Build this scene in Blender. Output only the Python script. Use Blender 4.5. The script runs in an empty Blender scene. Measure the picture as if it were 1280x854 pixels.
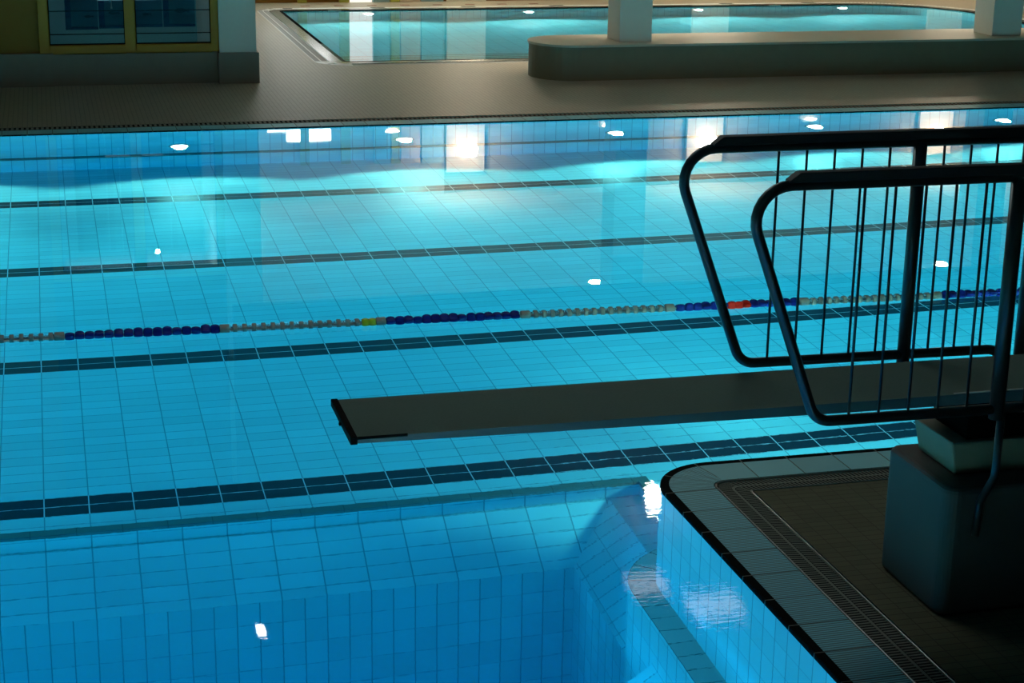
import bpy, math, random
from mathutils import Vector, Matrix
random.seed(7)
PI = math.pi
sc = bpy.context.scene
col = sc.collection

# ------------------------------------------------------------------ helpers
class MB:
    """collects faces (with uvs and material slots) and links them as one mesh"""
    def __init__(s):
        s.v = []; s.f = []; s.uv = []; s.mi = []; s.sm = []
    def face(s, pts, uvs=None, mi=0, smooth=False):
        i = len(s.v)
        s.v += [tuple(p) for p in pts]
        s.f.append(tuple(range(i, i + len(pts))))
        s.uv.append(uvs if uvs else [(p[0], p[1]) for p in pts])
        s.mi.append(mi); s.sm.append(smooth)
    def box(s, x0, x1, y0, y1, z0, z1, mi=0):
        a = [(x0,y0,z0),(x1,y0,z0),(x1,y1,z0),(x0,y1,z0),(x0,y0,z1),(x1,y0,z1),(x1,y1,z1),(x0,y1,z1)]
        for q, ax in (((3,2,1,0),'z'),((4,5,6,7),'z'),((0,1,5,4),'y'),((2,3,7,6),'y'),((1,2,6,5),'x'),((3,0,4,7),'x')):
            p = [a[k] for k in q]
            uv = [((c[1],c[2]) if ax == 'x' else (c[0],c[2]) if ax == 'y' else (c[0],c[1])) for c in p]
            s.face(p, uv, mi)
    def tube(s, pts, r, seg=14, closed=False, mi=0, caps=True):
        pts = [Vector(p) for p in pts]
        n = len(pts); rings = []
        t0 = (pts[1]-pts[0]).normalized()
        up = Vector((0,0,1)) if abs(t0.z) < .9 else Vector((0,1,0))
        nrm = (up - t0*up.dot(t0)).normalized()
        for i in range(n):
            if closed: t = (pts[(i+1)%n]-pts[i-1]).normalized()
            elif i == 0: t = t0
            elif i == n-1: t = (pts[i]-pts[i-1]).normalized()
            else: t = (pts[i+1]-pts[i-1]).normalized()
            nrm = (nrm - t*nrm.dot(t)).normalized()
            b = t.cross(nrm)
            rr = r[i] if isinstance(r, (list,tuple)) else r
            rings.append([pts[i] + (nrm*math.cos(2*PI*k/seg)+b*math.sin(2*PI*k/seg))*rr for k in range(seg)])
        for i in range(n if closed else n-1):
            A, B = rings[i], rings[(i+1)%n]
            for k in range(seg):
                s.face([A[k],A[(k+1)%seg],B[(k+1)%seg],B[k]], mi=mi, smooth=True)
        if caps and not closed:
            s.face(rings[0][::-1], mi=mi); s.face(rings[-1], mi=mi)
    def prism(s, poly, z0, z1, mi=0, mside=None):
        """poly in xy, counter clockwise"""
        mside = mi if mside is None else mside
        s.face([(x,y,z1) for x,y in poly], mi=mi)
        s.face([(x,y,z0) for x,y in reversed(poly)], mi=mi)
        u = 0
        for i in range(len(poly)):
            a, b = poly[i], poly[(i+1)%len(poly)]
            L = math.hypot(b[0]-a[0], b[1]-a[1])
            s.face([(*a,z0),(*b,z0),(*b,z1),(*a,z1)], [(u,z0),(u+L,z0),(u+L,z1),(u,z1)], mside)
            u += L
    def build(s, name, mats, parent=None, loc=None, bevel=0, merge=True, bseg=2):
        me = bpy.data.meshes.new(name)
        off = Vector(loc) if loc is not None else Vector((0,0,0))
        me.from_pydata([tuple(Vector(p)-off) for p in s.v], [], s.f)
        ul = me.uv_layers.new(name='UVMap')
        k = 0
        for uv in s.uv:
            for q in uv:
                ul.data[k].uv = q; k += 1
        for m in (mats if isinstance(mats, (list,tuple)) else [mats]):
            me.materials.append(m)
        for p, mi, sm in zip(me.polygons, s.mi, s.sm):
            p.material_index = mi; p.use_smooth = sm
        if merge:
            import bmesh
            bm = bmesh.new(); bm.from_mesh(me)
            bmesh.ops.remove_doubles(bm, verts=bm.verts, dist=1e-5)
            bm.to_mesh(me); bm.free()
        me.update()
        o = bpy.data.objects.new(name, me); col.objects.link(o)
        if parent is not None: o.parent = parent
        o.location = off
        if bevel:
            md = o.modifiers.new('bevel', 'BEVEL'); md.width = bevel; md.segments = bseg; md.limit_method = 'ANGLE'
        return o

def tag(o, label=None, cat=None, group=None, kind=None):
    if label: o['label'] = label
    if cat: o['category'] = cat
    if group: o['group'] = group
    if kind: o['kind'] = kind
    return o
def struct(o): o['kind'] = 'structure'; return o
def thing(name, loc, label, cat, group=None):
    o = bpy.data.objects.new(name, None); col.objects.link(o); o.location = loc
    o.empty_display_size = .1
    return tag(o, label, cat, group)
def part(mb, name, mats, parent, **k):
    """a part whose mesh is written in world coordinates, hung under its thing"""
    o = mb.build(name, mats, **k)
    base = o.location.copy()
    o.parent = parent
    p = parent; w = Vector((0,0,0))
    while p is not None:
        w += p.location; p = p.parent
    o.location = base - w
    return o

# ------------------------------------------------------------------ materials
def nodes(name):
    m = bpy.data.materials.new(name); m.use_nodes = True
    nt = m.node_tree; b = nt.nodes['Principled BSDF']
    return m, nt, b
def mat(name, c, rough=.5, metal=0, noise=0, nscale=20, spec=.5, emit=None, es=0, trans=0):
    m, nt, b = nodes(name)
    b.inputs['Base Color'].default_value = (*c, 1)
    b.inputs['Roughness'].default_value = rough
    b.inputs['Metallic'].default_value = metal
    b.inputs['Specular IOR Level'].default_value = spec
    b.inputs['Transmission Weight'].default_value = trans
    if emit:
        b.inputs['Emission Color'].default_value = (*emit, 1); b.inputs['Emission Strength'].default_value = es
    if noise:
        tc = nt.nodes.new('ShaderNodeNewGeometry')
        n = nt.nodes.new('ShaderNodeTexNoise'); n.inputs['Scale'].default_value = nscale; n.inputs['Detail'].default_value = 4
        nt.links.new(tc.outputs['Position'], n.inputs['Vector'])
        mx = nt.nodes.new('ShaderNodeMix'); mx.data_type = 'RGBA'
        mx.inputs[6].default_value = (*[x*(1-noise) for x in c], 1); mx.inputs[7].default_value = (*[min(1,x*(1+noise)) for x in c], 1)
        nt.links.new(n.outputs['Fac'], mx.inputs[0]); nt.links.new(mx.outputs[2], b.inputs['Base Color'])
    return m
class NT:
    def __init__(s, nt): s.nt = nt
    def n(s, t, **k):
        o = s.nt.nodes.new(t)
        for a, v in k.items(): setattr(o, a, v)
        return o
    def put(s, sock, v):
        if isinstance(v, (int,float)): sock.default_value = v
        else: s.nt.links.new(v, sock)
    def m(s, op, a, b=0.0, c=0.0):
        o = s.n('ShaderNodeMath', operation=op)
        s.put(o.inputs[0], a); s.put(o.inputs[1], b); s.put(o.inputs[2], c)
        return o.outputs[0]
    def mix(s, f, a, b):
        o = s.n('ShaderNodeMix', data_type='RGBA')
        s.put(o.inputs[0], f)
        for k, v in ((6,a),(7,b)):
            if isinstance(v, tuple): o.inputs[k].default_value = (*v, 1)
            else: s.nt.links.new(v, o.inputs[k])
        return o.outputs[2]
    def seam(s, x, p, w):
        """1 inside a joint of width w at every multiple of p"""
        fr = s.m('FRACT', s.m('ADD', s.m('DIVIDE', x, p), .5))
        return s.m('LESS_THAN', s.m('ABSOLUTE', s.m('SUBTRACT', fr, .5)), w/p/2)

def tile_mat(name, c, grout, pu, pv, w=.006, fu=1., fv=1., rough=.3, var=.06, stripes=False, dark=None, bump=.2, ribs=None, spec=.5):
    m, nt, b = nodes(name); N = NT(nt)
    uvn = N.n('ShaderNodeUVMap'); uvn.uv_map = 'UVMap'
    sp = N.n('ShaderNodeSeparateXYZ'); nt.links.new(uvn.outputs[0], sp.inputs[0])
    u, v = sp.outputs[0], sp.outputs[1]
    su = N.m('MULTIPLY', N.seam(u, pu, w), fu); sv = N.m('MULTIPLY', N.seam(v, pv, w), fv)
    g = N.m('MAXIMUM', su, sv)
    cell = N.n('ShaderNodeCombineXYZ')
    nt.links.new(N.m('FLOOR', N.m('DIVIDE', u, pu)), cell.inputs[0]); nt.links.new(N.m('FLOOR', N.m('DIVIDE', v, pv)), cell.inputs[1])
    wn = N.n('ShaderNodeTexWhiteNoise', noise_dimensions='2D'); nt.links.new(cell.outputs[0], wn.inputs['Vector'])
    base = N.mix(wn.outputs['Value'], tuple(x*(1-var) for x in c), tuple(min(1,x*(1+var)) for x in c))
    gcol = grout
    if stripes:
        fr = N.m('MULTIPLY', N.m('FRACT', N.m('DIVIDE', N.m('ADD', v, .25), 2.375)), 2.375)
        st = N.m('LESS_THAN', fr, .25)
        st = N.m('MULTIPLY', st, N.m('GREATER_THAN', v, -.3))
        st = N.m('MULTIPLY', st, N.m('LESS_THAN', v, 7.4))
        base = N.mix(st, base, dark)
        gcol = N.mix(st, grout, (.75,.85,.85))
    if ribs:
        rb = N.m('MULTIPLY', N.seam(u, ribs, ribs*.42), .8)
        base = N.mix(rb, base, tuple(x*.22 for x in c))
    final = N.mix(g, base, gcol)
    nt.links.new(final, b.inputs['Base Color'])
    b.inputs['Roughness'].default_value = rough; b.inputs['Specular IOR Level'].default_value = spec
    if bump:
        bp = N.n('ShaderNodeBump'); bp.inputs['Strength'].default_value = bump; bp.inputs['Distance'].default_value = .004
        h = N.m('SUBTRACT', 1.0, g)
        if ribs: h = N.m('SUBTRACT', h, rb)
        nt.links.new(h, bp.inputs['Height']); nt.links.new(bp.outputs[0], b.inputs['Normal'])
    return m

TILE = (.46,.86,.87); GROUT = (.24,.46,.50)
M_floor = tile_mat('pool_floor_tile', TILE, GROUT, .25, .125, .007, 1., .9, stripes=True, dark=(.016,.030,.045))
M_hz = tile_mat('pool_tile_lying', TILE, GROUT, .25, .125, .008, 1., .8)
M_vt = tile_mat('pool_tile_standing', TILE, GROUT, .125, .25, .007, 1., .6)
M_rim = tile_mat('pool_rim_tile', (.13,.21,.20), (.08,.12,.12), .25, .25, .006)
M_black = tile_mat('black_edge_tile', (.014,.016,.016), (.22,.24,.22), .25, 10, .007, rough=1, bump=0, spec=0)
M_rib = tile_mat('ribbed_edge_tile', (.28,.78,.90), (.06,.14,.16), .25, 10, .008, rough=.5, spec=.15, ribs=.017)  # pale blue tile, teal deepened to carry pool glow and wet reflection
M_deck = tile_mat('deck_mosaic_tile', (.42,.37,.28), (.24,.21,.155), .05, .05, .008, .8, .8, rough=.5, var=.05)
M_deckp = tile_mat('deck_plain_tile', (.16,.16,.10), (.085,.085,.06), .10, .05, .005, .7, .8, rough=.7, spec=.08, var=.08)
M_steel = mat('brushed_steel', (.55,.56,.55), .28, 1)
M_rail = mat('rail_dark_metal', (.10,.115,.12), .33, .9)
M_pad = mat('handrail_black_rubber', (.012,.012,.012), .6)
M_chan = mat('drain_channel_dark', (.006,.006,.006), .9)
M_grate = mat('drain_grate_plastic', (.30,.32,.27), .8, spec=.05)
M_gratew = mat('drain_grate_pale', (.85,.85,.83), .4)
M_chanw = mat('drain_channel_grey', (.35,.35,.34), .6)
M_ribd = tile_mat('wet_edge_tile', (.20,.22,.20), (.09,.10,.10), .25, 10, .007, rough=.2)
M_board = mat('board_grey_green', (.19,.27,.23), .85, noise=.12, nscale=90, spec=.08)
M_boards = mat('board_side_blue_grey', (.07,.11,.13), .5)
M_tip = mat('board_tip_rubber', (.006,.006,.006), .9, spec=.05)
M_white = mat('white_strip', (.6,.6,.57), .5)
M_conc = mat('pedestal_tile', (.060,.056,.050), .6, noise=.08, nscale=8)
M_tan = mat('fulcrum_block_tan', (.26,.25,.17), .6, noise=.06, nscale=12)
M_mech = mat('fulcrum_black', (.004,.004,.004), 1, spec=0)
M_wallw = mat('wall_ochre', (.24,.21,.15), .8, noise=.03)
M_pale = mat('wall_pale', (.78,.75,.68), .8)
M_colm = mat('column_white', (.85,.77,.66), .75, noise=.03)
M_plinth = mat('plinth_dark_tile', (.24,.20,.15), .6, noise=.08, nscale=10)
M_yel = mat('yellow_paint', (.50,.21,.001), .5)
M_yelw = mat('yellow_wall', (.26,.10,.001), .7)
M_hall = mat('hall_dark_wall', (.06,.06,.055), .9)
M_ceil = mat('back_ceiling', (.55,.5,.4), .9)
M_bench = mat('bench_brown_tile', (.26,.21,.13), .55, noise=.08, nscale=10)
M_bencht = mat('bench_top_tile', (.62,.54,.42), .5, noise=.04, nscale=10)

def emit_mat(name, c, s):
    m = bpy.data.materials.new(name); m.use_nodes = True
    nt = m.node_tree; nt.nodes.clear()
    e = nt.nodes.new('ShaderNodeEmission'); e.inputs[0].default_value = (*c, 1); e.inputs[1].default_value = s
    o = nt.nodes.new('ShaderNodeOutputMaterial'); nt.links.new(e.outputs[0], o.inputs[0])
    return m
M_uw = emit_mat('underwater_lens_glow', (1,.95,.85), 12)
M_uwb = emit_mat('underwater_lens_glow_back', (1,.9,.75), 5)
M_lampw = emit_mat('warm_lamp_glow', (1,.80,.58), 60)
M_lamps = emit_mat('small_lamp_glow', (1,.92,.80), 18)
M_panel = emit_mat('lit_window_glow', (1,1,.97), 9)
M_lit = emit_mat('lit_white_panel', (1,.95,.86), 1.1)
M_halll = emit_mat('hall_lamp_glow', (1,.95,.92), 22)
M_halld = emit_mat('hall_lamp_dim', (.9,.78,.8), 2.2)
M_streak = emit_mat('streak_glow', (.45,.8,.9), .35)

def water_mat(name, ripple=True):
    m = bpy.data.materials.new(name); m.use_nodes = True
    nt = m.node_tree; nt.nodes.clear(); N = NT(nt)
    g = N.n('ShaderNodeBsdfGlass'); g.inputs['IOR'].default_value = 1.333; g.inputs['Roughness'].default_value = 0.0
    va = N.n('ShaderNodeVolumeAbsorption'); va.inputs['Color'].default_value = WATER_C; va.inputs['Density'].default_value = WATER_D
    o = N.n('ShaderNodeOutputMaterial')
    nt.links.new(g.outputs[0], o.inputs['Surface']); nt.links.new(va.outputs[0], o.inputs['Volume'])
    geo = N.n('ShaderNodeNewGeometry')
    sp = N.n('ShaderNodeSeparateXYZ'); nt.links.new(geo.outputs['Position'], sp.inputs[0])
    n1 = N.n('ShaderNodeTexNoise'); n1.inputs['Scale'].default_value = 20; n1.inputs['Detail'].default_value = 2
    n2 = N.n('ShaderNodeTexNoise'); n2.inputs['Scale'].default_value = 1.6; n2.inputs['Detail'].default_value = 1
    mp = N.n('ShaderNodeMapping'); mp.inputs['Scale'].default_value = (.6,2.2,1); mp.inputs['Rotation'].default_value = (0,0,.5)
    nt.links.new(geo.outputs['Position'], mp.inputs['Vector']); nt.links.new(mp.outputs[0], n1.inputs['Vector']); nt.links.new(geo.outputs['Position'], n2.inputs['Vector'])
    # the diving end is stirred a little, the lanes lie calm
    k = N.n('ShaderNodeMapRange'); k.interpolation_type = 'SMOOTHSTEP'
    k.inputs['From Min'].default_value = 9.2; k.inputs['From Max'].default_value = 7.0
    k.inputs['To Min'].default_value = .02; k.inputs['To Max'].default_value = 1.0
    nt.links.new(sp.outputs[1], k.inputs['Value'])
    k2 = N.n('ShaderNodeMapRange'); k2.interpolation_type = 'SMOOTHSTEP'
    k2.inputs['From Min'].default_value = 1.7; k2.inputs['From Max'].default_value = 2.5
    k2.inputs['To Min'].default_value = .35; k2.inputs['To Max'].default_value = 1.0
    nt.links.new(sp.outputs[0], k2.inputs['Value'])
    kk = N.m('MULTIPLY', k.outputs[0], k2.outputs[0])
    h = N.m('ADD', N.m('MULTIPLY', N.m('MULTIPLY', n1.outputs['Fac'], kk), .0002 if ripple else .0001), N.m('MULTIPLY', n2.outputs['Fac'], .0006))
    bp = N.n('ShaderNodeBump'); bp.inputs['Strength'].default_value = 1; bp.inputs['Distance'].default_value = 1
    nt.links.new(h, bp.inputs['Height']); nt.links.new(bp.outputs[0], g.inputs['Normal'])
    return m
WATER_C = (.04,.822,.972,1); WATER_D = .47
M_water = water_mat('pool_water'); M_water2 = water_mat('back_pool_water', False)

def glass_mat():
    m = bpy.data.materials.new('window_glass'); m.use_nodes = True
    nt = m.node_tree; nt.nodes.clear()
    a = nt.nodes.new('ShaderNodeBsdfTransparent'); a.inputs[0].default_value = (.75,.85,.87,1)
    b = nt.nodes.new('ShaderNodeBsdfGlossy'); b.inputs['Roughness'].default_value = .02
    f = nt.nodes.new('ShaderNodeFresnel'); f.inputs[0].default_value = 1.45
    x = nt.nodes.new('ShaderNodeMixShader'); o = nt.nodes.new('ShaderNodeOutputMaterial')
    nt.links.new(f.outputs[0], x.inputs[0]); nt.links.new(a.outputs[0], x.inputs[1]); nt.links.new(b.outputs[0], x.inputs[2]); nt.links.new(x.outputs[0], o.inputs[0])
    return m
M_glass = glass_mat()

# ------------------------------------------------------------------ camera (fitted to the tile grid)
F, YAW, PIT, ROLL, H = 2191.1175, .2602, .2886, .0158, 3.1342
p_ = __import__('math')
fw = Vector((math.sin(YAW)*math.cos(PIT), math.cos(YAW)*math.cos(PIT), -math.sin(PIT)))
r0 = Vector((math.cos(YAW), -math.sin(YAW), 0)); u0 = r0.cross(fw)
rr = math.cos(ROLL)*r0 + math.sin(ROLL)*u0; uu = -math.sin(ROLL)*r0 + math.cos(ROLL)*u0
cam = bpy.data.cameras.new('camera'); co = bpy.data.objects.new('camera', cam); col.objects.link(co)
M4 = Matrix((rr, uu, -fw)).transposed().to_4x4(); M4.translation = Vector((0,0,H)); co.matrix_world = M4
cam.sensor_width = 36; cam.lens = F*36/1280; cam.clip_end = 200
sc.camera = co

# ------------------------------------------------------------------ swimming pool shell
X0, X1, YN, YF = -7.5, 20.0, 2.0, 18.29      # pool extent; the far edge is YF
ZF = -1.754                                   # pool floor
UX = .171
PX, PY, PR = 2.78, 7.87, .35                  # diving deck corner
def uvf(x, y): return (x+UX, y-9.82)
# floor: everything north of the pit, and the part behind the pit's right rim
mb = MB()
def fq(x0, x1, y0, y1, z=ZF):
    mb.face([(x0,y0,z),(x1,y0,z),(x1,y1,z),(x0,y1,z)], [uvf(x0,y0),uvf(x1,y0),uvf(x1,y1),uvf(x0,y1)])
fq(X0, 3.35, 9.39, YF); fq(3.35, X1, 7.5, YF)
struct(mb.build('pool_floor', M_floor))

def wall_strip(pts, z0, z1, mb, mi=0, u0=0.0, v0=0.0):
    u = u0
    for a, b in zip(pts[:-1], pts[1:]):
        L = math.hypot(b[0]-a[0], b[1]-a[1])
        mb.face([(*a,z0),(*b,z0),(*b,z1),(*a,z1)], [(u,z0-v0),(u+L,z0-v0),(u+L,z1-v0),(u,z1-v0)], mi, smooth=True)
        u += L
# far wall with its resting ledge
mb = MB(); LZ = -1.12
wall_strip([(X0,YF),(X1,YF)], LZ, .0, mb, 0, X0+UX, -.02)
mb.face([(X0,YF-.06,LZ),(X1,YF-.06,LZ),(X1,YF,LZ),(X0,YF,LZ)], None, 1)
wall_strip([(X0,YF-.06),(X1,YF-.06)], LZ-.07, LZ, mb, 1, X0+UX)
mb.face([(X0,YF,LZ-.07),(X1,YF,LZ-.07),(X1,YF-.06,LZ-.07),(X0,YF-.06,LZ-.07)], None, 1)
wall_strip([(X0,YF),(X1,YF)], ZF, LZ-.07, mb, 0, X0+UX, -1.44)
struct(mb.build('wall_far', [M_vt, M_rim]))
# side and near walls of the basin
mb = MB()
wall_strip([(X0,YN),(X0,YF)], -4.2, .0, mb); struct(mb.build('wall_west', M_vt))
mb = MB(); wall_strip([(X1,7.5),(X1,YF)], ZF, .0, mb); struct(mb.build('wall_east', M_vt))
mb = MB(); wall_strip([(PX,YN),(X0,YN)], -4.2, .0, mb); struct(mb.build('wall_near', M_vt))

def corner(off, n=14):
    """diving-deck outline (from south-west to east); off > 0 lies inside the deck, < 0 in the water"""
    pts = [(PX+off, YN)]
    for yy in (3.5, 5.0, 6.2): pts.append((PX+off, yy))
    cx, cy, r = PX+PR, PY-PR, PR-off
    for k in range(n+1):
        a = PI - k*PI/2/n
        if r > 0: pts.append((cx+r*math.cos(a), cy+r*math.sin(a)))
        else: pts.append((PX+off, PY-off))
    for xx in (4.5, 7.0, 12.0, X1): pts.append((xx, PY-off))
    return pts
def arclen(pts):
    L = [0]
    for a, b in zip(pts[:-1], pts[1:]): L.append(L[-1]+math.hypot(b[0]-a[0], b[1]-a[1]))
    return L
mb = MB()
o0 = corner(0.0); o1 = corner(-.14); ul = arclen(o0)
wall_strip(o0, -1.2, -.02, mb, 0)
for i in range(len(o0)-1):
    mb.face([(*o1[i],-1.2),(*o1[i+1],-1.2),(*o0[i+1],-1.2),(*o0[i],-1.2)], [(ul[i],0),(ul[i+1],0),(ul[i+1],.14),(ul[i],.14)], 1)
wall_strip(o1, -4.2, -1.2, mb, 0)
struct(mb.build('wall_diving_deck', [M_vt, tile_mat('ledge_tile', (.46,.70,.68), (.12,.2,.21), .125, 5, .006)]))

# diving pit: rim, drop, slopes, upright walls, bottom
mb = MB()
RX, RY = 3.35, 9.39
mb.prism([(X0,RY-.066),(RX-.066,RY-.066),(RX-.066,7.9),(RX,7.9),(RX,RY),(X0,RY)], ZF-.03, ZF+.012, 1)
ix, iy = RX-.06, RY-.06
sx, sy = 3.10, iy-.02           # top lines of the right and far slopes
kx, ky = 2.76, 8.90             # kink lines
zt, zk, zb = -1.945, -2.36, -4.2
wall_strip([(X0,iy),(ix,iy)], zt, ZF, mb, 0, X0+UX, zt)
wall_strip([(ix,iy),(ix,7.5)], zt, ZF, mb, 0, 0, zt)
mb.face([(sx,7.5,zt),(ix,7.5,zt),(ix,iy,zt),(sx,iy,zt)], [uvf(sx,7.5),uvf(ix,7.5),uvf(ix,iy),uvf(sx,iy)], 0)
mb.face([(X0,sy,zt),(sx,sy,zt),(sx,iy,zt),(X0,iy,zt)], [uvf(X0,sy),uvf(sx,sy),uvf(sx,iy),uvf(X0,iy)], 0)
sl = math.hypot(sy-ky, zt-zk)
mb.face([(X0,ky,zk),(kx,ky,zk),(sx,sy,zt),(X0,sy,zt)], [(X0+UX,-sl),(kx+UX,-sl),(sx+UX,0),(X0+UX,0)], 0)
sr = math.hypot(sx-kx, zt-zk)
mb.face([(kx,7.5,zk),(sx,7.5,zt),(sx,sy,zt),(kx,ky,zk)], [(7.5,-sr),(7.5,0),(sy,0),(ky,-sr)], 2)
wall_strip([(X0,ky),(kx,ky)], zb, zk, mb, 2, X0+UX, zk)
wall_strip([(kx,ky),(kx,7.5)], zb, zk, mb, 2, 0, zk)
mb.face([(X0,YN,zb),(kx,YN,zb),(kx,ky,zb),(X0,ky,zb)], [uvf(X0,YN),uvf(kx,YN),uvf(kx,ky),uvf(X0,ky)], 0)
# sloping foot along the diving deck
fx = PX-.14
mb.face([(fx-.5,YN,-2.25),(fx,YN,-1.62),(fx,7.2,-1.62),(fx-.5,7.2,-2.25)], [(YN,-.8),(YN,0),(7.2,0),(7.2,-.8)], 2)
mb.face([(fx-.5,7.2,-2.25),(fx,7.2,-1.62),(fx,7.2,zb),(fx-.5,7.2,zb)], [(fx-.5,-2.25),(fx,-1.62),(fx,zb),(fx-.5,zb)], 2)
wall_strip([(fx-.5,7.2),(fx-.5,YN)], zb, -2.25, mb, 2)
struct(mb.build('wall_diving_pit', [M_hz, M_rim, M_vt]))

# ------------------------------------------------------------------ diving deck
DZ = .012
def strips(paths, zs, mats_idx, mb, U):
    for j, mi in enumerate(mats_idx):
        A, B = paths[j], paths[j+1]
        for i in range(len(A)-1):
            mb.face([(*A[i],zs[j]),(*A[i+1],zs[j]),(*B[i+1],zs[j+1]),(*B[i],zs[j+1])][::-1],
                    [(U[i],.1),(U[i+1],.1),(U[i+1],.2),(U[i],.2)][::-1], mi)
OFF = [0, .002, .045, .265, .275, .425, .435]
P = [corner(o) for o in OFF]
mb = MB()
strips([P[0],P[1],P[2]], [-.06,DZ,DZ], [0,0], mb, ul)
struct(mb.build('trim_1', M_black))
M_plain = tile_mat('plain_edge_tile', (.27,.72,.80), (.08,.20,.22), .25, 10, .007, rough=.5, spec=.2)  # same deepened teal, with the pool glow put into the colour
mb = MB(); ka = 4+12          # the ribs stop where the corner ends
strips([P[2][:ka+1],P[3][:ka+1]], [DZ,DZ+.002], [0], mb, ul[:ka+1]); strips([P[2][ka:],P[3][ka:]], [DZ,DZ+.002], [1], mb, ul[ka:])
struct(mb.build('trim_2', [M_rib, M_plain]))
mb = MB()
inner = P[6]
mb.face([(x,y,DZ) for x,y in ([(X1,YN)] + inner[::-1])], [(x,y) for x,y in ([(X1,YN)] + inner[::-1])])
struct(mb.build('floor', M_deckp))

def grating(name, A, B, z, U, n_rows, pitch, barw, skew, mats, label, frames=True, x_lim=None):
    """steel framed channel between the outlines A and B with slanting bars in n_rows rows"""
    t = thing(name, (A[len(A)//2][0], A[len(A)//2][1], z), label, 'drain')
    ch = MB()
    for i in range(len(A)-1):
        ch.face([(*A[i],z-.008),(*A[i+1],z-.008),(*B[i+1],z-.008),(*B[i],z-.008)][::-1])
    part(ch, 'channel', mats[0], t)
    bars = MB()
    def at(s, f):
        for i in range(len(A)-1):
            if U[i] <= s <= U[i+1] and U[i+1] > U[i]:
                q = (s-U[i])/(U[i+1]-U[i])
                a = Vector(A[i]).lerp(Vector(A[i+1]), q); b = Vector(B[i]).lerp(Vector(B[i+1]), q)
                return a.lerp(b, f)
        return None
    for row in range(n_rows):
        f0 = row/n_rows + .07; f1 = (row+1)/n_rows - .05
        s = U[0] + pitch
        while s < U[-1]-pitch:
            pts = [at(s-barw/2, f0), at(s+barw/2, f0), at(s+barw/2+skew, f1), at(s-barw/2+skew, f1)]
            if all(q is not None for q in pts):
                if x_lim is None or x_lim(pts[0]):
                    bars.face([(q[0],q[1],z) for q in pts][::-1])
            s += pitch
    for k in range(n_rows+1):
        f = min(max(k/n_rows, .0), 1.)
        w = .045
        for i in range(len(A)-1):
            a, b = Vector(A[i]), Vector(B[i]); c, d = Vector(A[i+1]), Vector(B[i+1])
            g0, g1 = max(0, f-w), min(1, f+w)
            pts = [a.lerp(b,g0), c.lerp(d,g0), c.lerp(d,g1), a.lerp(b,g1)]
            bars.face([(q[0],q[1],z+.0005) for q in pts][::-1])
    part(bars, 'grate_bars', mats[1], t)
    if frames:
        for L, nm in ((A,'outer_frame'), (B,'inner_frame')):
            fr = MB(); prev = None; pts = []
            for q in L:
                if prev is None or (Vector(q)-Vector(prev)).length > 1e-4: pts.append((*q, z+.001)); prev = q
            fr.tube(pts, .006, 6)
            part(fr, nm, M_steel, t)
    return t
lim = lambda q: q[1] > 4.6 and q[0] < 5.5
grating('drain_grating', P[4], P[5], DZ-.004, ul, 2, .022, .010, 0, (M_chan, M_grate),
        'dark slotted drain grating curving round the corner of the diving deck', x_lim=lim)

# ------------------------------------------------------------------ far deck, back pool
BX0, BX1, BY0, BY1 = 3.86, 15.9, 23.38, 29.9
CR = [(BX0,BY0,.06),(BX1,BY0,1.6),(BX1,BY1,1.9),(BX0,BY1,.06)]
def back_path(off, n=8):
    pts = []
    for (x, y, r), a0 in zip(CR, (PI, 1.5*PI, 0, .5*PI)):
        cx = x + (r if x == BX0 else -r); cy = y + (r if y == BY0 else -r)
        for k in range(n+1):
            a = a0 + k*PI/2/n
            pts.append((cx+(r+off)*math.cos(a), cy+(r+off)*math.sin(a)))
    pts.append(pts[0])
    return pts
OB = [0, .055, .22, .23, .42]
PB = [back_path(o) for o in OB]; ub = arclen(PB[0])
mb = MB()
D0 = YF+.445
bo = OB[-1]
X_R = 22.0
def dq(x0,x1,y0,y1): mb.face([(x0,y0,DZ),(x1,y0,DZ),(x1,y1,DZ),(x0,y1,DZ)])
bx0, bx1, by0, by1 = BX0-bo, BX1+bo, BY0-bo, BY1+bo
dq(-9, X_R, D0, by0); dq(-9, bx0, by0, by1); dq(bx1, X_R, by0, by1); dq(-9, X_R, by1, 31.3)
n = 8; bp = PB[-1]
for ci, cn in enumerate(((bx0,by0),(bx1,by0),(bx1,by1),(bx0,by1))):
    arc = bp[ci*(n+1):(ci+1)*(n+1)]
    for a, b in zip(arc[:-1], arc[1:]):
        mb.face([(*cn,DZ),(*b,DZ),(*a,DZ)])
struct(mb.build('floor_far', M_deck))
# far edge of the big pool
def line(y): return [(X0-1.5,y),(0,y),(6,y),(12,y),(X_R,y)]
E_ = [line(YF+o) for o in (0,.002,.02,.27,.28,.435,.445)][::1]
E_ = [p[::-1] for p in E_]
ue = arclen(E_[0])
mb = MB(); strips([E_[0],E_[1],E_[2]], [-.05,DZ,DZ], [0,0], mb, ue); struct(mb.build('trim_3', M_black))
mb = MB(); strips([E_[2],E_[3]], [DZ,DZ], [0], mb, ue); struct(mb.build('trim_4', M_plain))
grating('drain_grating', E_[4], E_[5], DZ, ue, 1, .05, .026, 0, (M_chan, M_grate),
        'long slotted drain grating along the far edge of the big pool', frames=False, x_lim=lambda q: -1.5 < q[0] < 12.8)
# back pool edge
rev = lambda L: [p[::-1] for p in L]
mb = MB(); strips(rev([PB[0],PB[0],PB[1]]), [-.05,DZ,DZ], [0,0], mb, ub); struct(mb.build('trim_5', M_black))
mb = MB(); strips(rev([PB[1],PB[2]]), [DZ,DZ], [0], mb, ub); struct(mb.build('trim_6', M_ribd))
grating('drain_grating', PB[3][::-1], PB[4][::-1], DZ, ub, 2, .05, .042, 0, (M_chanw, M_gratew),
        'pale drain grating framing the back pool', frames=False)
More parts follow.
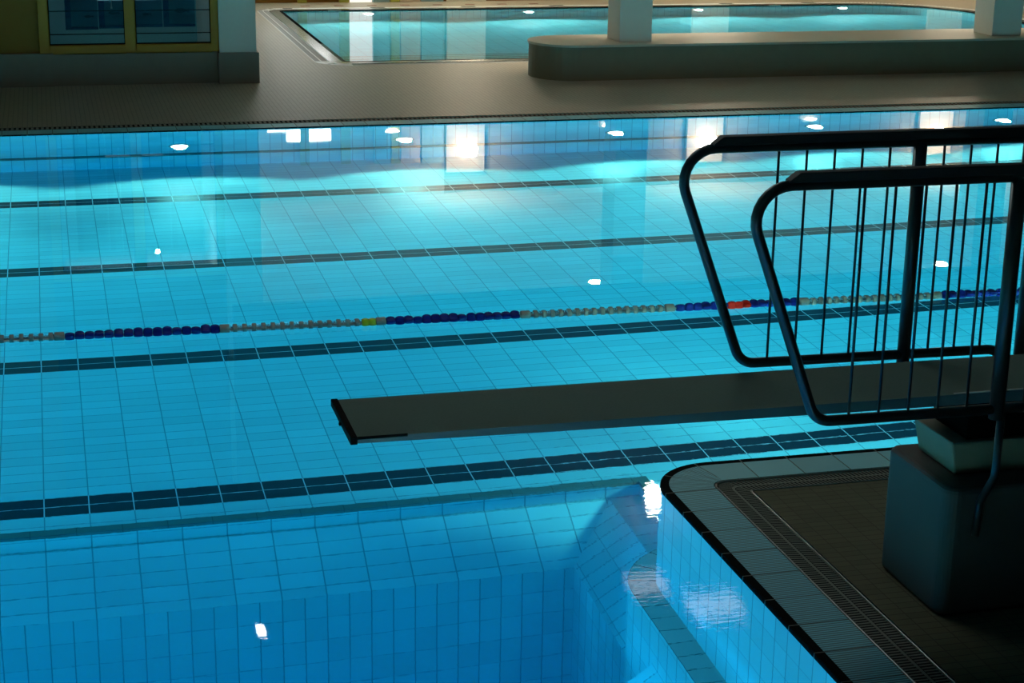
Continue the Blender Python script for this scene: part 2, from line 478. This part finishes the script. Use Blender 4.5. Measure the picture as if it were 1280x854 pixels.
# back pool basin
ZB = -1.25
mb = MB(); pth = back_path(0)
wall_strip(pth[::-1], ZB, 0, mb, 0)
mb.face([(x,y,ZB) for x,y in pth[:-1]], [(x,y) for x,y in pth[:-1]], 1)
for k in range(4):
    y1 = BY0 + .34*(k+1); z = -.17*(k+1)
    mb.box(BX0+.02, BX1-1.4, y1-.34, y1, z-.15, z, 1); mb.box(BX0+.02, BX1-1.4, y1-.05, y1+.003, z-.06, z+.003, 2)
struct(mb.build('wall_back_pool', [M_vt, M_hz, M_rim]))

# ------------------------------------------------------------------ water
wp = [(X0-.02,YN-.02),(PX+.01,YN-.02)]
wp += [q for q in corner(.01)[1:-1]] + [(X1+.02,PY-.01),(X1+.02,YF+.004),(X0-.02,YF+.004)]
mb = MB(); mb.prism(wp, -4.4, 0.0)
tag(mb.build('pool_water', M_water), 'calm blue-green water filling the big lane pool and diving pit', 'water', kind='stuff')
mb = MB(); mb.prism(back_path(.004)[:-1], -1.4, -.004)
tag(mb.build('pool_water', M_water2), 'turquoise water filling the small pool in the back room', 'water', kind='stuff')

def point(x, y, z, e, c, r=.12):
    L = bpy.data.lights.new('lamp_light', 'POINT'); L.energy = e; L.color = c; L.shadow_soft_size = r
    o = bpy.data.objects.new('lamp_light', L); col.objects.link(o); o.location = (x,y,z)
# ------------------------------------------------------------------ hall shell
mb = MB(); mb.box(-9, X_R, -4, 21.3, 5.2, 5.3); struct(mb.build('ceiling', M_hall))
mb = MB(); mb.box(-9.1, -9, -4, 21.8, 0, 5.2); struct(mb.build('wall_left', M_hall))
mb = MB(); mb.box(X_R, X_R+.1, -4, 31.3, 0, 5.2); struct(mb.build('wall_right', M_hall))
mb = MB(); mb.box(-9, X_R, -4.1, -4, 0, 5.2); struct(mb.build('wall_back', M_hall))
mb = MB(); mb.box(-9, PX, -4, YN, -.1, 0.01); struct(mb.build('floor_near', M_deckp))
# fascia over the opening to the back room
mb = MB(); mb.box(2.05, X_R, 21.1, 21.35, 2.72, 5.2); struct(mb.build('wall_fascia', M_hall))
# back room
mb = MB(); mb.box(2.0, X_R, 21.35, 31.4, 3.5, 3.6); struct(mb.build('ceiling_back', M_ceil))
mb = MB(); mb.box(6.97, X_R, 31.25, 31.4, 0.16, 3.5); mb.box(2.0, 6.97, 31.25, 31.4, 0.16, 3.5, 1); struct(mb.build('wall_rear', [M_wallw, M_pale]))
mb = MB(); mb.box(-9, X_R, 31.22, 31.4, 0, .16); struct(mb.build('baseboard_rear', M_yelw))
mb = MB(); mb.box(2.0, 2.1, 22.6, 31.3, 0, 3.5); struct(mb.build('wall_side', M_pale))
# window bay on the left: yellow wall, pillar, plinth
mb = MB(); mb.box(-9, -.09, 21.72, 22.1, .40, 5.2); struct(mb.build('wall_yellow', M_yelw))
mb = MB(); mb.box(-.09, 2.02, 21.72, 22.1, 2.4, 5.2); struct(mb.build('wall_lintel', M_hall))
mb = MB(); mb.box(2.02, 2.465, 21.60, 22.7, .385, 5.2); struct(mb.build('column_corner', M_colm))
mb = MB(); mb.box(2.0, 2.49, 21.55, 22.75, 0, .385); mb.box(.06, 2.0, 21.66, 22.1, 0, .395); mb.box(-9, .06, 21.62, 22.1, 0, .40)
struct(mb.build('baseboard_left', M_plinth))
# yellow window with two panes
W = struct(bpy.data.objects.new('window_1', None)); col.objects.link(W); W.location = (0,21.7,.4)
mb = MB()
x0, x1, zl, zh = -.09, 2.02, .39, 2.4
for a in ((x0,.028,zl,zh),(.912,1.035,zl,zh),(1.932,x1,zl,zh)): mb.box(a[0],a[1],21.66,21.80,a[2],a[3])
for a in ((.028,.912),(1.035,1.932)):
    mb.box(a[0],a[1],21.66,21.80,zl,.492); mb.box(a[0],a[1],21.66,21.80,zh-.1,zh)
part(mb, 'window_frame', M_yel, W, bevel=.006)
for a in ((.028,.912),(1.035,1.932)):
    mb = MB(); mb.box(a[0],a[1],21.73,21.745,.492,zh-.1)
    part(mb, 'window_pane', M_glass, W)
    mb = MB(); t_ = .012
    mb.box(a[0],a[0]+t_,21.70,21.73,.492,zh-.1); mb.box(a[1]-t_,a[1],21.70,21.73,.492,zh-.1); mb.box(a[0],a[1],21.70,21.73,.492,.492+t_)
    part(mb, 'glazing_seal', M_mech, W)
# room behind the window
point(1.265, 23.2, 2.449, 20, (.75,1,1), .03)
M_teal = mat('teal_room_wall', (.22,.42,.44), .8)
mb = MB(); mb.box(-3, 2.0, 24.6, 24.7, 0, 3); struct(mb.build('wall_office', M_teal))
mb = MB(); mb.box(-3, 2.0, 22.1, 24.7, -.02, .0); struct(mb.build('floor_office', M_teal))
M_blue = mat('banner_blue', (.07,.15,.20), .8); M_navy = mat('banner_navy', (.012,.04,.12), .8); M_fish = mat('fish_dark', (.02,.05,.07), .8)
def fish(cx, cz, w, y):
    m = MB(); n = 12; pts = []
    for k in range(n):
        a = 2*PI*k/n; pts.append((cx+w*.36*math.cos(a), y, cz+w*.15*math.sin(a)))
    m.face(pts); m.face([(p[0], p[1]+.004, p[2]) for p in pts][::-1])
    m.box(cx+w*.28, cx+w*.5, y, y+.004, cz-w*.03, cz+w*.03)
    m.face([(cx+w*.3,y,cz),(cx+w*.55,y,cz-w*.16),(cx+w*.55,y,cz+w*.16)])
    return m
def banner(cx0, cx1, z0, lab, fx_, fz_, fw_):
    t = thing('fish_banner', ((cx0+cx1)/2, 22.35, z0), lab, 'banner', 'blue fish banners behind the window')
    m = MB(); m.box(cx0, cx1, 22.35, 22.37, z0, 2.2); part(m, 'cloth', M_blue, t)
    m = MB(); m.box(cx0-.04, cx0+.03, 22.33, 22.35, z0, 2.2); m.box(cx0-.04, cx1, 22.33, 22.35, z0-.02, z0+.015); part(m, 'navy_border', M_navy, t)
    part(fish(fx_, fz_, fw_, 22.33), 'fish_print', M_fish, t)
banner(.27, .62, .62, 'blue fish banner at the left edge of the left window pane', .50, .76, .12)
banner(.67, .97, .63, 'blue fish banner with a dark fish under the white cord', .80, .80, .15)
banner(1.04, 1.40, .64, 'blue fish banner at the left of the right window pane', 1.20, .78, .12)
banner(1.45, 1.80, .64, 'blue fish banner at the right of the right window pane', 1.62, .82, .20)
mb = MB(); mb.tube([(.785,22.25,.87),(.785,22.25,2.3)], .006, 8)
mb.tube([(.785,22.25,.86),(.785,22.25,.88)], .012, 8)
tag(mb.build('pull_cord', M_white), 'thin white pull cord hanging behind the left window pane', 'cord')
for xa, xb, lab in ((.62,.93,'dim glowing bar standing for a light streak mirrored in the left pane of the yellow window'),(1.03,1.33,'dim glowing bar standing for a light streak mirrored in the right pane of the yellow window')):
    t = thing('reflection_streak', ((xa+xb)/2,22.28,.97), lab, 'lamp')  # added glowing bar imitates a light streak reflected in the pane
    mb = MB(); mb.tube([(xa,22.28,.97),(xb,22.28,.97)], .014, 10); part(mb, 'tube', M_streak, t)
    mb = MB(); mb.box(xa,xb,22.29,22.31,.975,1.0); part(mb, 'streak_backing', M_mech, t)
mb = MB()
for z in (.56, .84, 1.08): mb.tube([(-.2,22.2,z),(1.99,22.2,z)], .006, 6)
tag(mb.build('guard_wire', M_mech), 'dark horizontal guard wires stretched behind the yellow window', 'wire')

# ------------------------------------------------------------------ bench with columns
def stadium(x0, x1, y0, y1, n=20):
    r = (y1-y0)/2; cy = (y0+y1)/2
    pts = []
    for k in range(n+1):
        a = PI/2 + k*PI/n
        pts.append((x0+r+r*.95*math.cos(a), cy+r*math.sin(a)))
    return pts + [(x1,y0),(x1,y1)]
t = thing('stone_bench', (6.5,21.65,DZ), 'long brown tiled bench with rounded end in front of the back pool', 'bench')
mb = MB(); mb.prism(stadium(5.92,18.0,21.13,22.22), DZ, .43); part(mb, 'bench_body', M_bench, t)
mb = MB(); mb.prism(stadium(5.905,18.0,21.115,22.235), .43, .458); part(mb, 'bench_top', [M_bencht], t)
for x0 in (7.04, 12.31):
    mb = MB(); mb.box(x0, x0+.435, 21.38, 21.88, .458, 3.49)
    struct(mb.build('column', M_colm, bevel=.006))
    lx = 7.70 if x0 < 10 else 13.35
    t = thing('ceiling_lamp', (lx,24.1,3.5), 'round ceiling lamp behind the %s white column, mirrored in the water' % ('left' if x0 < 10 else 'right'), 'lamp', 'lamps over the bench')
    mb = MB(); mb.tube([(lx,24.1,3.49),(lx,24.1,3.43)], .13, 20); part(mb, 'lamp_body', M_white, t)
    mb = MB(); mb.tube([(lx,24.1,3.43),(lx,24.1,3.41)], .11, 20); part(mb, 'lamp_lens', M_lampw, t)

# ------------------------------------------------------------------ rear wall panels, windows and lamps (mirrored in both pools)
YW = 31.2
def panel(name, xa, xb, z0, z1, m, lab, cat, dep=.05):
    mb = MB(); mb.box(xa, xb, YW-dep, YW+.04, z0, z1)
    return mb.build(name, m, bevel=.004) if lab is None else tag(mb.build(name, m, bevel=.004), lab, cat)
M_ygr = mat('yellow_green_paint', (.50,.46,.06), .5); M_peach = mat('peach_paint', (.72,.55,.42), .6)
M_pblue = mat('pale_blue_paint', (.32,.50,.55), .6); M_wh = mat('white_paint', (.8,.8,.76), .6)
for k, (xa, xb) in enumerate(((3.72,4.02),(4.06,4.36),(4.40,4.85))):
    W = struct(bpy.data.objects.new('window_%d' % (k+2), None)); col.objects.link(W); W.location = (xa, YW, 1.3)
    mb = MB(); zz = 2.27 if k == 0 else 2.43
    mb = MB(); mb.box(xa,xb,YW-.03,YW-.01,1.3,zz); part(mb, 'window_pane', M_panel, W)
    mb = MB(); mb.box(xa-.02,xb+.02,YW-.01,YW+.04,1.26,zz+.04); part(mb, 'window_frame', M_wh, W)
def globe(x, y, z, a, b, c, n=16):
    m = MB()
    P_ = lambda i, j: (x+a*math.sin(PI*i/n)*math.cos(2*PI*j/n), y+b*math.sin(PI*i/n)*math.sin(2*PI*j/n), z+c*math.cos(PI*i/n))
    for i in range(n):
        for j in range(n):
            q = [P_(i,j), P_(i+1,j), P_(i+1,j+1), P_(i,j+1)]
            if i == 0: q = q[:3]
            elif i == n-1: q = [q[0], q[1], q[3]]
            m.face(q, smooth=True)
    return m
lamp_x = [7.35, 12.05, 16.9]
for nm, xa, xb, z0, z1, m, lab, cat in (
    ('yellow_post', 4.30, 4.46, .0, 2.9, M_ygr, 'yellow-green post at the left end of the rear wall', 'post'),
    ('white_panel', 5.23, 5.62, .0, 1.35, M_lit, 'lit white panel on the rear wall beside the yellow-green frame', 'panel'),
    ('yellow_post', 5.04, 5.21, .0, 2.9, M_ygr, 'yellow-green post left of the white panel on the rear wall', 'post'),
    ('pale_blue_panel', 5.64, 5.94, .0, 2.9, M_pblue, 'pale blue panel right of the white panel on the rear wall', 'panel'),
    ('yellow_post', 5.96, 6.12, .0, 2.9, M_ygr, 'yellow-green post left of the peach panel on the rear wall', 'post'),
    ('peach_panel', 6.14, 6.50, .0, 2.9, M_peach, 'peach panel on the rear wall between a yellow-green post and pale blue', 'panel'),
    ('pale_blue_panel', 6.52, 6.92, .0, 2.9, M_pblue, 'pale blue panel at the right end of the panels on the rear wall', 'panel')):
    panel(nm, xa, xb, z0+DZ, z1, m, lab, cat)
for k, x in enumerate(lamp_x):
    mb = MB(); mb.box(x-.36, x+.36, YW-.04, YW+.045, DZ, 3.1); struct(mb.build('trim_%d' % (7+k), M_colm))
for k, x in enumerate(lamp_x):
    t = thing('wall_lamp', (x,YW,2.6), 'bright warm wall lamp on the rear wall, %s of the three mirrored glares' % ('leftmost','middle','rightmost')[k], 'lamp', 'bright lamps on the rear wall')
    mb = MB(); mb.tube([(x,YW+.04,2.66),(x,YW-.10,2.66)], .06, 14); part(mb, 'lamp_back', M_white, t)
    part(globe(x, YW-.20, 2.66, .20, .12, .15), 'lamp_glass', M_lampw, t)
for k, x in enumerate((1.9, 5.98, 10.1, 14.2)):
    if x < 2.2: continue
    t = thing('wall_spot', (x,YW,2.28), 'small round wall spot on the rear wall, %s of the row' % ('','leftmost','middle','rightmost')[k], 'lamp', 'small spots on the rear wall')
    mb = MB(); mb.box(x-.15,x+.15,YW-.06,YW+.04,2.33,2.36); part(mb, 'lamp_body', M_white, t)
    part(globe(x, YW-.05, 2.30, .13, .05, .04), 'lamp_lens', M_lamps, t)

def bend(pts, rads, n=8):
    """polyline with rounded corners"""
    out = [Vector(pts[0])]
    for i in range(1, len(pts)-1):
        a, b, c = Vector(pts[i-1]), Vector(pts[i]), Vector(pts[i+1])
        d1 = (a-b).normalized(); d2 = (c-b).normalized()
        th = d1.angle(d2); L = rads[i-1]/math.tan(th/2)
        p1 = b+d1*L; p2 = b+d2*L; ce = b+(d1+d2).normalized()*(rads[i-1]/math.sin(th/2))
        for k in range(n+1):
            q = k/n; v1 = p1-ce; v2 = p2-ce; tot = v1.angle(v2)
            v = (v1*math.sin((1-q)*tot)+v2*math.sin(q*tot))/math.sin(tot)
            out.append(ce+v)
    out.append(Vector(pts[-1]))
    return out
# small dark marking tiles set in the deck behind the back pool
M_mark = mat('marking_red_brown', (.22,.07,.05), .6)
for k in range(8):
    mb = MB(); x = 4.35+.585*k; mb.box(x-.08, x+.08, 30.55, 30.64, DZ, DZ+.004)
    tag(mb.build('marking_tile', M_mark), 'small red-brown marking tile set in the deck behind the back pool', 'tile', 'marking tiles behind the back pool')
mb = MB(); mb.tube(bend([(15.0,26.6,-.3),(15.0,26.6,.62),(15.35,26.2,.62),(15.6,26.2,-.3)], (.16,.16)), .03, 12)
tag(mb.build('pool_handrail', M_steel), 'curved steel handrail in the back pool beside the right white column', 'handrail')

# ------------------------------------------------------------------ underwater lamps
def uw_lamp(x, y, z, lab, group, m, r=.088, d=1):
    t = thing('underwater_lamp', (x,y,z), lab, 'lamp', group)
    mb = MB(); n = 24
    for k in range(n):
        a, b = 2*PI*k/n, 2*PI*(k+1)/n
        for (r0_,y0_),(r1_,y1_) in (((r*1.3,0),(r*1.25,-.02)),((r*1.25,-.02),(r,-.02)),((r,-.02),(r,-.008))):
            mb.face([(x+r0_*math.cos(a),y+d*y0_,z+r0_*math.sin(a)),(x+r0_*math.cos(b),y+d*y0_,z+r0_*math.sin(b)),
                     (x+r1_*math.cos(b),y+d*y1_,z+r1_*math.sin(b)),(x+r1_*math.cos(a),y+d*y1_,z+r1_*math.sin(a))])
    part(mb, 'steel_ring', M_steel, t)
    mb = MB(); mb.face([(x+r*math.cos(2*PI*k/n), y-d*.012, z+r*math.sin(2*PI*k/n)) for k in range(n)])
    part(mb, 'lamp_lens', m, t)
    return t
def spot(x, y, z, d, e, c, ang=138, blend=.45, size=.06):
    L = bpy.data.lights.new('underwater_beam', 'SPOT'); L.energy = e; L.color = c; L.spot_size = math.radians(ang); L.spot_blend = blend; L.shadow_soft_size = size
    o = bpy.data.objects.new('underwater_beam', L); col.objects.link(o); o.location = (x,y,z)
    o.rotation_euler = Vector(d).to_track_quat('-Z','Y').to_euler()
    return o
def beam(x, y, d):
    spot(x, y, -.77, (0,d,0), E_UW*.15, (.95,1,.74), 136, .25)
    spot(x, y, -.77, (0,d,0), E_UW*.64, (.95,1,.74), 66, 1.)
LX = [1.264+2.372*k for k in range(-3, 8)]
names = {0:'leftmost underwater lamp on the far wall of the big pool, left of the mirrored windows',
         1:'second underwater lamp from the left on the far wall of the big pool',
         2:'middle underwater lamp on the far wall of the big pool',
         3:'fourth underwater lamp on the far wall of the big pool, above the railing',
         4:'rightmost underwater lamp on the far wall of the big pool'}
E_UW = 1060
for k, x in enumerate(LX):
    i = k-3
    if i in names: uw_lamp(x, YF, -.77, names[i], 'underwater lamps of the big pool', M_uw)
    beam(x, YF-.10, -1)
for x in (4.3, 6.7, 9.1, 11.5): beam(x, PY+.10, 1)
for x in (-5.9, -3.5, -1.1, 1.26): spot(x, YN+.08, -.9, (0,1,0), E_UW*.10, (.95,1,.78))
for x in (-3.5, -1.1, 1.26): spot(x, YN+.08, -.9, (0,1,.13), E_UW*.55, (.95,1,.78), 40, .6)
for y, q in ((7.5,.3), (11.0,.75), (14.5,.75)): spot(X0+.08, y, -.9, (1,0,0), E_UW*q, (.95,1,.78))
for k, x in enumerate((5.33, 8.16, 11.3, 14.1)):
    uw_lamp(x, BY1, -.42, 'underwater lamp on the far wall of the back pool, %s of four' % ('leftmost','second','third','rightmost')[k], 'underwater lamps of the back pool', M_uwb, .10)
    spot(x, BY1-.08, -.42, (0,-1,-.05), 200, (1,.93,.78), 150, .3)

# ------------------------------------------------------------------ lane rope
RA, RB = Vector((-.39,10.846,.009)), Vector((6.40,10.623,.009))
rd = (RB-RA).normalized(); ang = math.atan2(rd.y, rd.x)
def rope_at(x): return RA + rd*((x-RA.x)/rd.x)
M_fb = mat('float_blue', (.002,.012,.19), .6, trans=.15, spec=.05); M_fw = mat('float_white_shaded', (.30,.265,.225), .6, spec=.2)  # white floats toned taupe: the shade on them is in the colour
M_fc = mat('float_clear', (.80,.95,.95), .1, trans=.9); M_fr = mat('float_red', (.60,.012,.004), .6, spec=.1); M_fy = mat('float_yellow', (.55,.55,.01), .4, trans=.25)
rope = thing('lane_rope', RA + rd*3, 'lane rope of blue, white, red and yellow floats lying across the big pool', 'lane rope')
cb = MB(); cb.tube([rope_at(-1.6), rope_at(9.0)], .007, 8); part(cb, 'cable', mat('rope_grey', (.3,.32,.3), .6), rope)
def lobed(lobes, r, depth, w, seg=24, prof=None):
    """star-shaped float disc along x, centred on the origin"""
    m = MB(); rings = []
    prof = prof or [(-.5,.70),(-.36,.90),(-.12,1.0),(.12,1.0),(.36,.90),(.5,.70)]
    for px, q in prof:
        rings.append([(px*w, r*q*(1-depth+depth*math.cos(lobes*2*PI*k/seg))*math.cos(2*PI*k/seg), r*q*(1-depth+depth*math.cos(lobes*2*PI*k/seg))*math.sin(2*PI*k/seg)) for k in range(seg)])
    for A, B in zip(rings[:-1], rings[1:]):
        for k in range(seg): m.face([A[k],B[k],B[(k+1)%seg],A[(k+1)%seg]], smooth=True)
    m.face(rings[0]); m.face(rings[-1][::-1])
    return m
def mesh_of(mb, mats):
    o = mb.build('tmp', mats); me = o.data; bpy.data.objects.remove(o); return me
PITCH = .058
def white_mesh():
    m = lobed(3, .034, .05, .027, prof=[(-.5,.95),(-.42,1.0),(.42,1.0),(.5,.93)])
    k = MB(); k.tube([(-.029,0,0),(-.014,0,0)], .023, 14, mi=1); k.tube([(.014,0,0),(.029,0,0)], .023, 14, mi=1)
    base = len(m.v); m.v += k.v; m.f += [tuple(i+base for i in f) for f in k.f]; m.uv += k.uv; m.mi += k.mi; m.sm += k.sm
    return mesh_of(m, [M_fw, M_fc])
me_b = mesh_of(lobed(3, .040, .20, .058), [M_fb]); me_r = mesh_of(lobed(3, .040, .20, .058), [M_fr]); me_y = mesh_of(lobed(4, .037, .10, .050), [M_fy]); me_w = white_mesh()
mcap = MB(); mcap.tube([(-.031,0,0),(-.028,0,0),(.028,0,0),(.031,0,0)], [.030,.034,.034,.030], 18)
me_c = mesh_of(mcap, [M_fw])
segs = [(-1.35,-.055,'w',()),(.0,.955,'b',()),(1.02,1.86,'w',()),(1.86,1.955,'y',()),(2.02,2.905,'b',()),(2.985,3.90,'w',()),(3.985,4.35,'b',()),(4.35,4.51,'r',()),(4.51,4.86,'b',()),(4.94,5.84,'w',()),(5.92,6.86,'b',()),(6.94,7.9,'w',())]
caps = [-.033,.985,1.985,2.945,3.94,4.90,5.88,6.90]
def rope_part(me, name, x, rot, lab=None):
    o = bpy.data.objects.new(name, me); col.objects.link(o); o.parent = rope
    o.location = rope_at(x) - rope.location
    o.rotation_euler = (rot, 0, ang)
    if lab: o['label'] = lab
    return o
fl = []
for a, b, k, _ in segs:
    n = max(1, round((b-a)/PITCH))
    for i in range(n): fl.append((a+(i+.5)*(b-a)/n, k))
vis = [f for f in fl if -.55 < f[0] < 6.75]
vis = vis[:100-len(caps)]
rest = [f for f in fl if f not in vis]
LAB = {'b':'blue float','w':'white float','r':'red float','y':'yellow float'}; MES = {'b':me_b,'w':me_w,'r':me_r,'y':me_y}
for x, k in vis: rope_part(MES[k], 'rope_float', x, random.uniform(0, 2*PI), LAB[k])
for x in caps: rope_part(me_c, 'rope_stop', x, 0, 'short white cylinder stop')
mr = MB()
for x, k in rest:
    me = MES[k]; p = rope_at(x); R = Matrix.Translation(p) @ Matrix.Rotation(ang, 4, 'Z') @ Matrix.Rotation(random.uniform(0,6.28), 4, 'X')
    idx = {'b':0,'w':1}[k] if k in 'bw' else 0
    for q in me.polygons: mr.face([R @ me.vertices[i].co for i in q.vertices], None, idx if k != 'w' or q.material_index == 0 else 2, True)
o = part(mr, 'rope_float', [M_fb, M_fw, M_fc], rope); o['kind'] = 'stuff'

# ------------------------------------------------------------------ diving stand
t = thing('diving_pedestal', (4.2,6.2,DZ), 'dark tiled pedestal under the springboard on the diving deck', 'pedestal')
def rrect(x0,x1,y0,y1,r,n=6):
    pts = []
    for cx, cy, a0 in ((x1-r,y1-r,0),(x0+r,y1-r,PI/2),(x0+r,y0+r,PI),(x1-r,y0+r,1.5*PI)):
        for k in range(n+1):
            a = a0+k*PI/2/n; pts.append((cx+r*math.cos(a), cy+r*math.sin(a)))
    return pts
mb = MB(); mb.prism(rrect(3.41,5.6,5.93,6.49,.06), DZ, .575); part(mb, 'pedestal_body', M_conc, t, bevel=.025, bseg=3)
t = thing('fulcrum_block', (4.3,6.3,.575), 'tan block on the dark pedestal carrying the springboard', 'block')
mb = MB()
a = [(3.516,6.08,.577),(5.5,6.08,.577),(5.5,6.40,.577),(3.516,6.40,.577),(3.48,6.06,.725),(5.5,6.06,.725),(5.5,6.40,.725),(3.48,6.40,.725)]
for q in ((3,2,1,0),(4,5,6,7),(0,1,5,4),(2,3,7,6),(1,2,6,5),(3,0,4,7)): mb.face([a[i] for i in q])
part(mb, 'block_body', M_tan, t, bevel=.008)
mb = MB(); mb.box(3.56,5.5,6.09,6.38,.726,.915); part(mb, 'fulcrum_and_shade', M_mech, t)  # black box for the mechanism and the shade beneath the board
mb = MB(); mb.tube([(3.75,6.0,.885),(3.75,6.37,.885)], .036, 16); part(mb, 'fulcrum_roller', M_mech, t)
t = thing('springboard', (2.8,6.19,.97), 'long grey-green springboard reaching out over the water', 'diving board')
mb = MB(); bz = .968; y0, y1 = 5.97, 6.42
xs = [(1.0,.022),(1.8,.032),(2.9,.042),(3.8,.046),(5.6,.040)]
for (xa,ta),(xb,tb) in zip(xs[:-1], xs[1:]):
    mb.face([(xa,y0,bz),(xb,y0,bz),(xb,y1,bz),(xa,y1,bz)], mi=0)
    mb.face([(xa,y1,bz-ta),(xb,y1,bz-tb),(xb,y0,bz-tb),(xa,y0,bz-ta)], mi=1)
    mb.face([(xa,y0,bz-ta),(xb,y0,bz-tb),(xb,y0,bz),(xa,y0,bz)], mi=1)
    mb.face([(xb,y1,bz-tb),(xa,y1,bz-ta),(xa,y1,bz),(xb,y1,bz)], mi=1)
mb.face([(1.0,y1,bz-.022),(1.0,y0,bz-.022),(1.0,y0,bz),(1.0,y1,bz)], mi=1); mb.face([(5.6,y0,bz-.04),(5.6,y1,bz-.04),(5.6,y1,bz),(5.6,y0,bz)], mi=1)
part(mb, 'board', [M_board, M_boards], t)
mb = MB(); mb.box(.985,1.012,y0-.004,y1+.004,bz-.026,bz+.004); mb.box(1.0,1.20,y0-.003,y0+.006,bz-.008,bz+.003); mb.tube([(.984,6.17,bz-.012),(.975,6.17,bz-.012)], .008, 8)
part(mb, 'tip_cap', M_tip, t, bevel=.003)
mb = MB(); mb.box(3.42,5.6,y0+.002,y0+.012,bz,bz+.004); part(mb, 'edge_strip', M_white, t)

def guard_rail(y, lab, near):
    t = thing('guard_rail', (3.47,y,.5), lab, 'railing', 'railings beside the springboard')
    zb_, zt_ = .972, 1.893
    xe = 5.6
    if near: pts = [(xe,y,zb_),(2.715,y,zb_+.01),(2.375,y,zt_),(xe,y,zt_)]; rads = (.09,.13)
    else: pts = [(3.93,y,.78),(3.93,y,zb_),(2.715,y,zb_+.01),(2.375,y,zt_),(xe,y,zt_)]; rads = (.07,.09,.13)
    mb = MB(); mb.tube(bend(pts, rads), .021, 14); part(mb, 'rail_tube', M_rail, t)
    mb = MB(); poly = [(2.545,1.913),(2.585,1.942),(xe,1.945),(xe,1.905),(2.545,1.905)]
    w = .024
    mb.face([(x,y-w,z) for x,z in reversed(poly)]); mb.face([(x,y+w,z) for x,z in poly])
    for i in range(len(poly)):
        a, b = poly[i], poly[(i+1)%len(poly)]
        mb.face([(a[0],y-w,a[1]),(b[0],y-w,b[1]),(b[0],y+w,b[1]),(a[0],y+w,a[1])])
    part(mb, 'hand_grip', M_pad, t, bevel=.006)
    b0 = 2.852 if near else 2.834
    for k in range(18):
        x = b0 + .1232*k
        if k in (5, 13) or (not near and 3.95 < x < 4.05): continue
        z0 = zb_ if (near or x < 3.93) else .97
        mb = MB(); mb.tube([(x,y,z0),(x,y,zt_)], .0058, 8); part(mb, 'baluster', M_rail, t)
    px = 3.478 if near else 3.462
    if near:
        mb = MB(); mb.tube([(px,y,zt_),(px,y,.94)], .030, 16); part(mb, 'post', M_rail, t)
        mb = MB(); mb.tube(bend([(3.50,y,.97),(3.50,y,.70),(3.545,5.912,.525),(3.538,5.912,.375)], (.08,.06)), .016, 12); part(mb, 'bent_foot', M_rail, t)
        mb = MB(); mb.tube([(5.2,y,zt_),(5.2,y,.50)], .030, 16); mb.tube([(5.2,y,.50),(5.2,5.93,.50)], .018, 10); part(mb, 'post', M_rail, t)
    else:
        mb = MB(); mb.tube([(px,y,zt_),(px,y,.925)], .028, 16); mb.tube([(px,y,.94),(px,6.425,.94)], .014, 10) ; part(mb, 'post', M_rail, t)
        mb = MB(); mb.tube([(4.02,y,zt_),(4.02,y,.60)], .028, 16); part(mb, 'post', M_rail, t)
    return t
guard_rail(5.745, 'near black railing beside the springboard, in front of the other railing', True)
guard_rail(6.50, 'far black railing beside the springboard, behind the other railing', False)
mb = MB(); mb.prism([(3.98,6.30),(4.5,6.30),(4.5,6.42),(3.98,6.42)], bz+.001, bz+.085)
tag(mb.build('anchor_block', mat('anchor_brown', (.10,.06,.02), .7), bevel=.02), 'brown block on the springboard at the right edge of the photo', 'block')

# ------------------------------------------------------------------ hall lamps mirrored in the near water
def hall_lamp(x, y, w, d, m, lab):
    t = thing('hall_ceiling_lamp', (x,y,5.2), lab, 'lamp', 'hall ceiling lamps')
    mb = MB(); mb.box(x-w/2-.04,x+w/2+.04,y-d/2-.04,y+d/2+.04,5.12,5.2); part(mb, 'lamp_housing', M_hall, t)
    mb = MB(); mb.box(x-w/2,x+w/2,y-d/2,y+d/2,5.11,5.12); part(mb, 'lamp_panel', m, t)
hall_lamp(7.05, 19.45, .15, .17, M_halll, 'round bright hall ceiling lamp mirrored beside the deck corner')
point(7.05, 19.45, 5.0, 48, (1,.9,.75), .1)
hall_lamp(1.83, 17.0, .09, .25, M_halll, 'small hall ceiling lamp mirrored in the diving pit water')
hall_lamp(6.2, 17.2, .45, .5, M_halld, 'wide pinkish hall ceiling lamp mirrored nearest the diving pit')
hall_lamp(6.75, 16.5, .6, .55, M_halld, 'wide pinkish hall ceiling lamp mirrored nearest the diving deck edge')

# ------------------------------------------------------------------ light
def area(name, loc, rot, sx, sy, e, c):
    L = bpy.data.lights.new(name, 'AREA'); L.shape = 'RECTANGLE'; L.size = sx; L.size_y = sy; L.energy = e; L.color = c
    o = bpy.data.objects.new(name, L); col.objects.link(o); o.location = loc; o.rotation_euler = rot
    return o
WARM = (1,.86,.66)
for x in (7.70, 13.35): spot(x, 24.1, 3.38, (0,0,-1), 330, WARM, 86, .5, .05)
for x in lamp_x: point(x, YW-.45, 2.65, 85, WARM)
w = bpy.data.worlds.new('world'); sc.world = w; w.use_nodes = True
w.node_tree.nodes['Background'].inputs[0].default_value = (.5,.6,.6,1); w.node_tree.nodes['Background'].inputs[1].default_value = .004
area('hall_fill_light', (1.6,10.5,5.1), (0,0,0), 3, 2, 48, (.95,1,.93))  # unseen fill light, added to lift the dark diving deck and board

sc.view_settings.view_transform = 'Standard'; sc.view_settings.look = 'None'
sc.view_settings.exposure = 0; sc.view_settings.gamma = 1; sc.view_settings.use_curve_mapping = False
sc.cycles.max_bounces = 12; sc.cycles.transmission_bounces = 8; sc.cycles.diffuse_bounces = 4; sc.cycles.glossy_bounces = 4
print('DENOISE', sc.cycles.use_denoising, sc.cycles.sample_clamp_indirect)
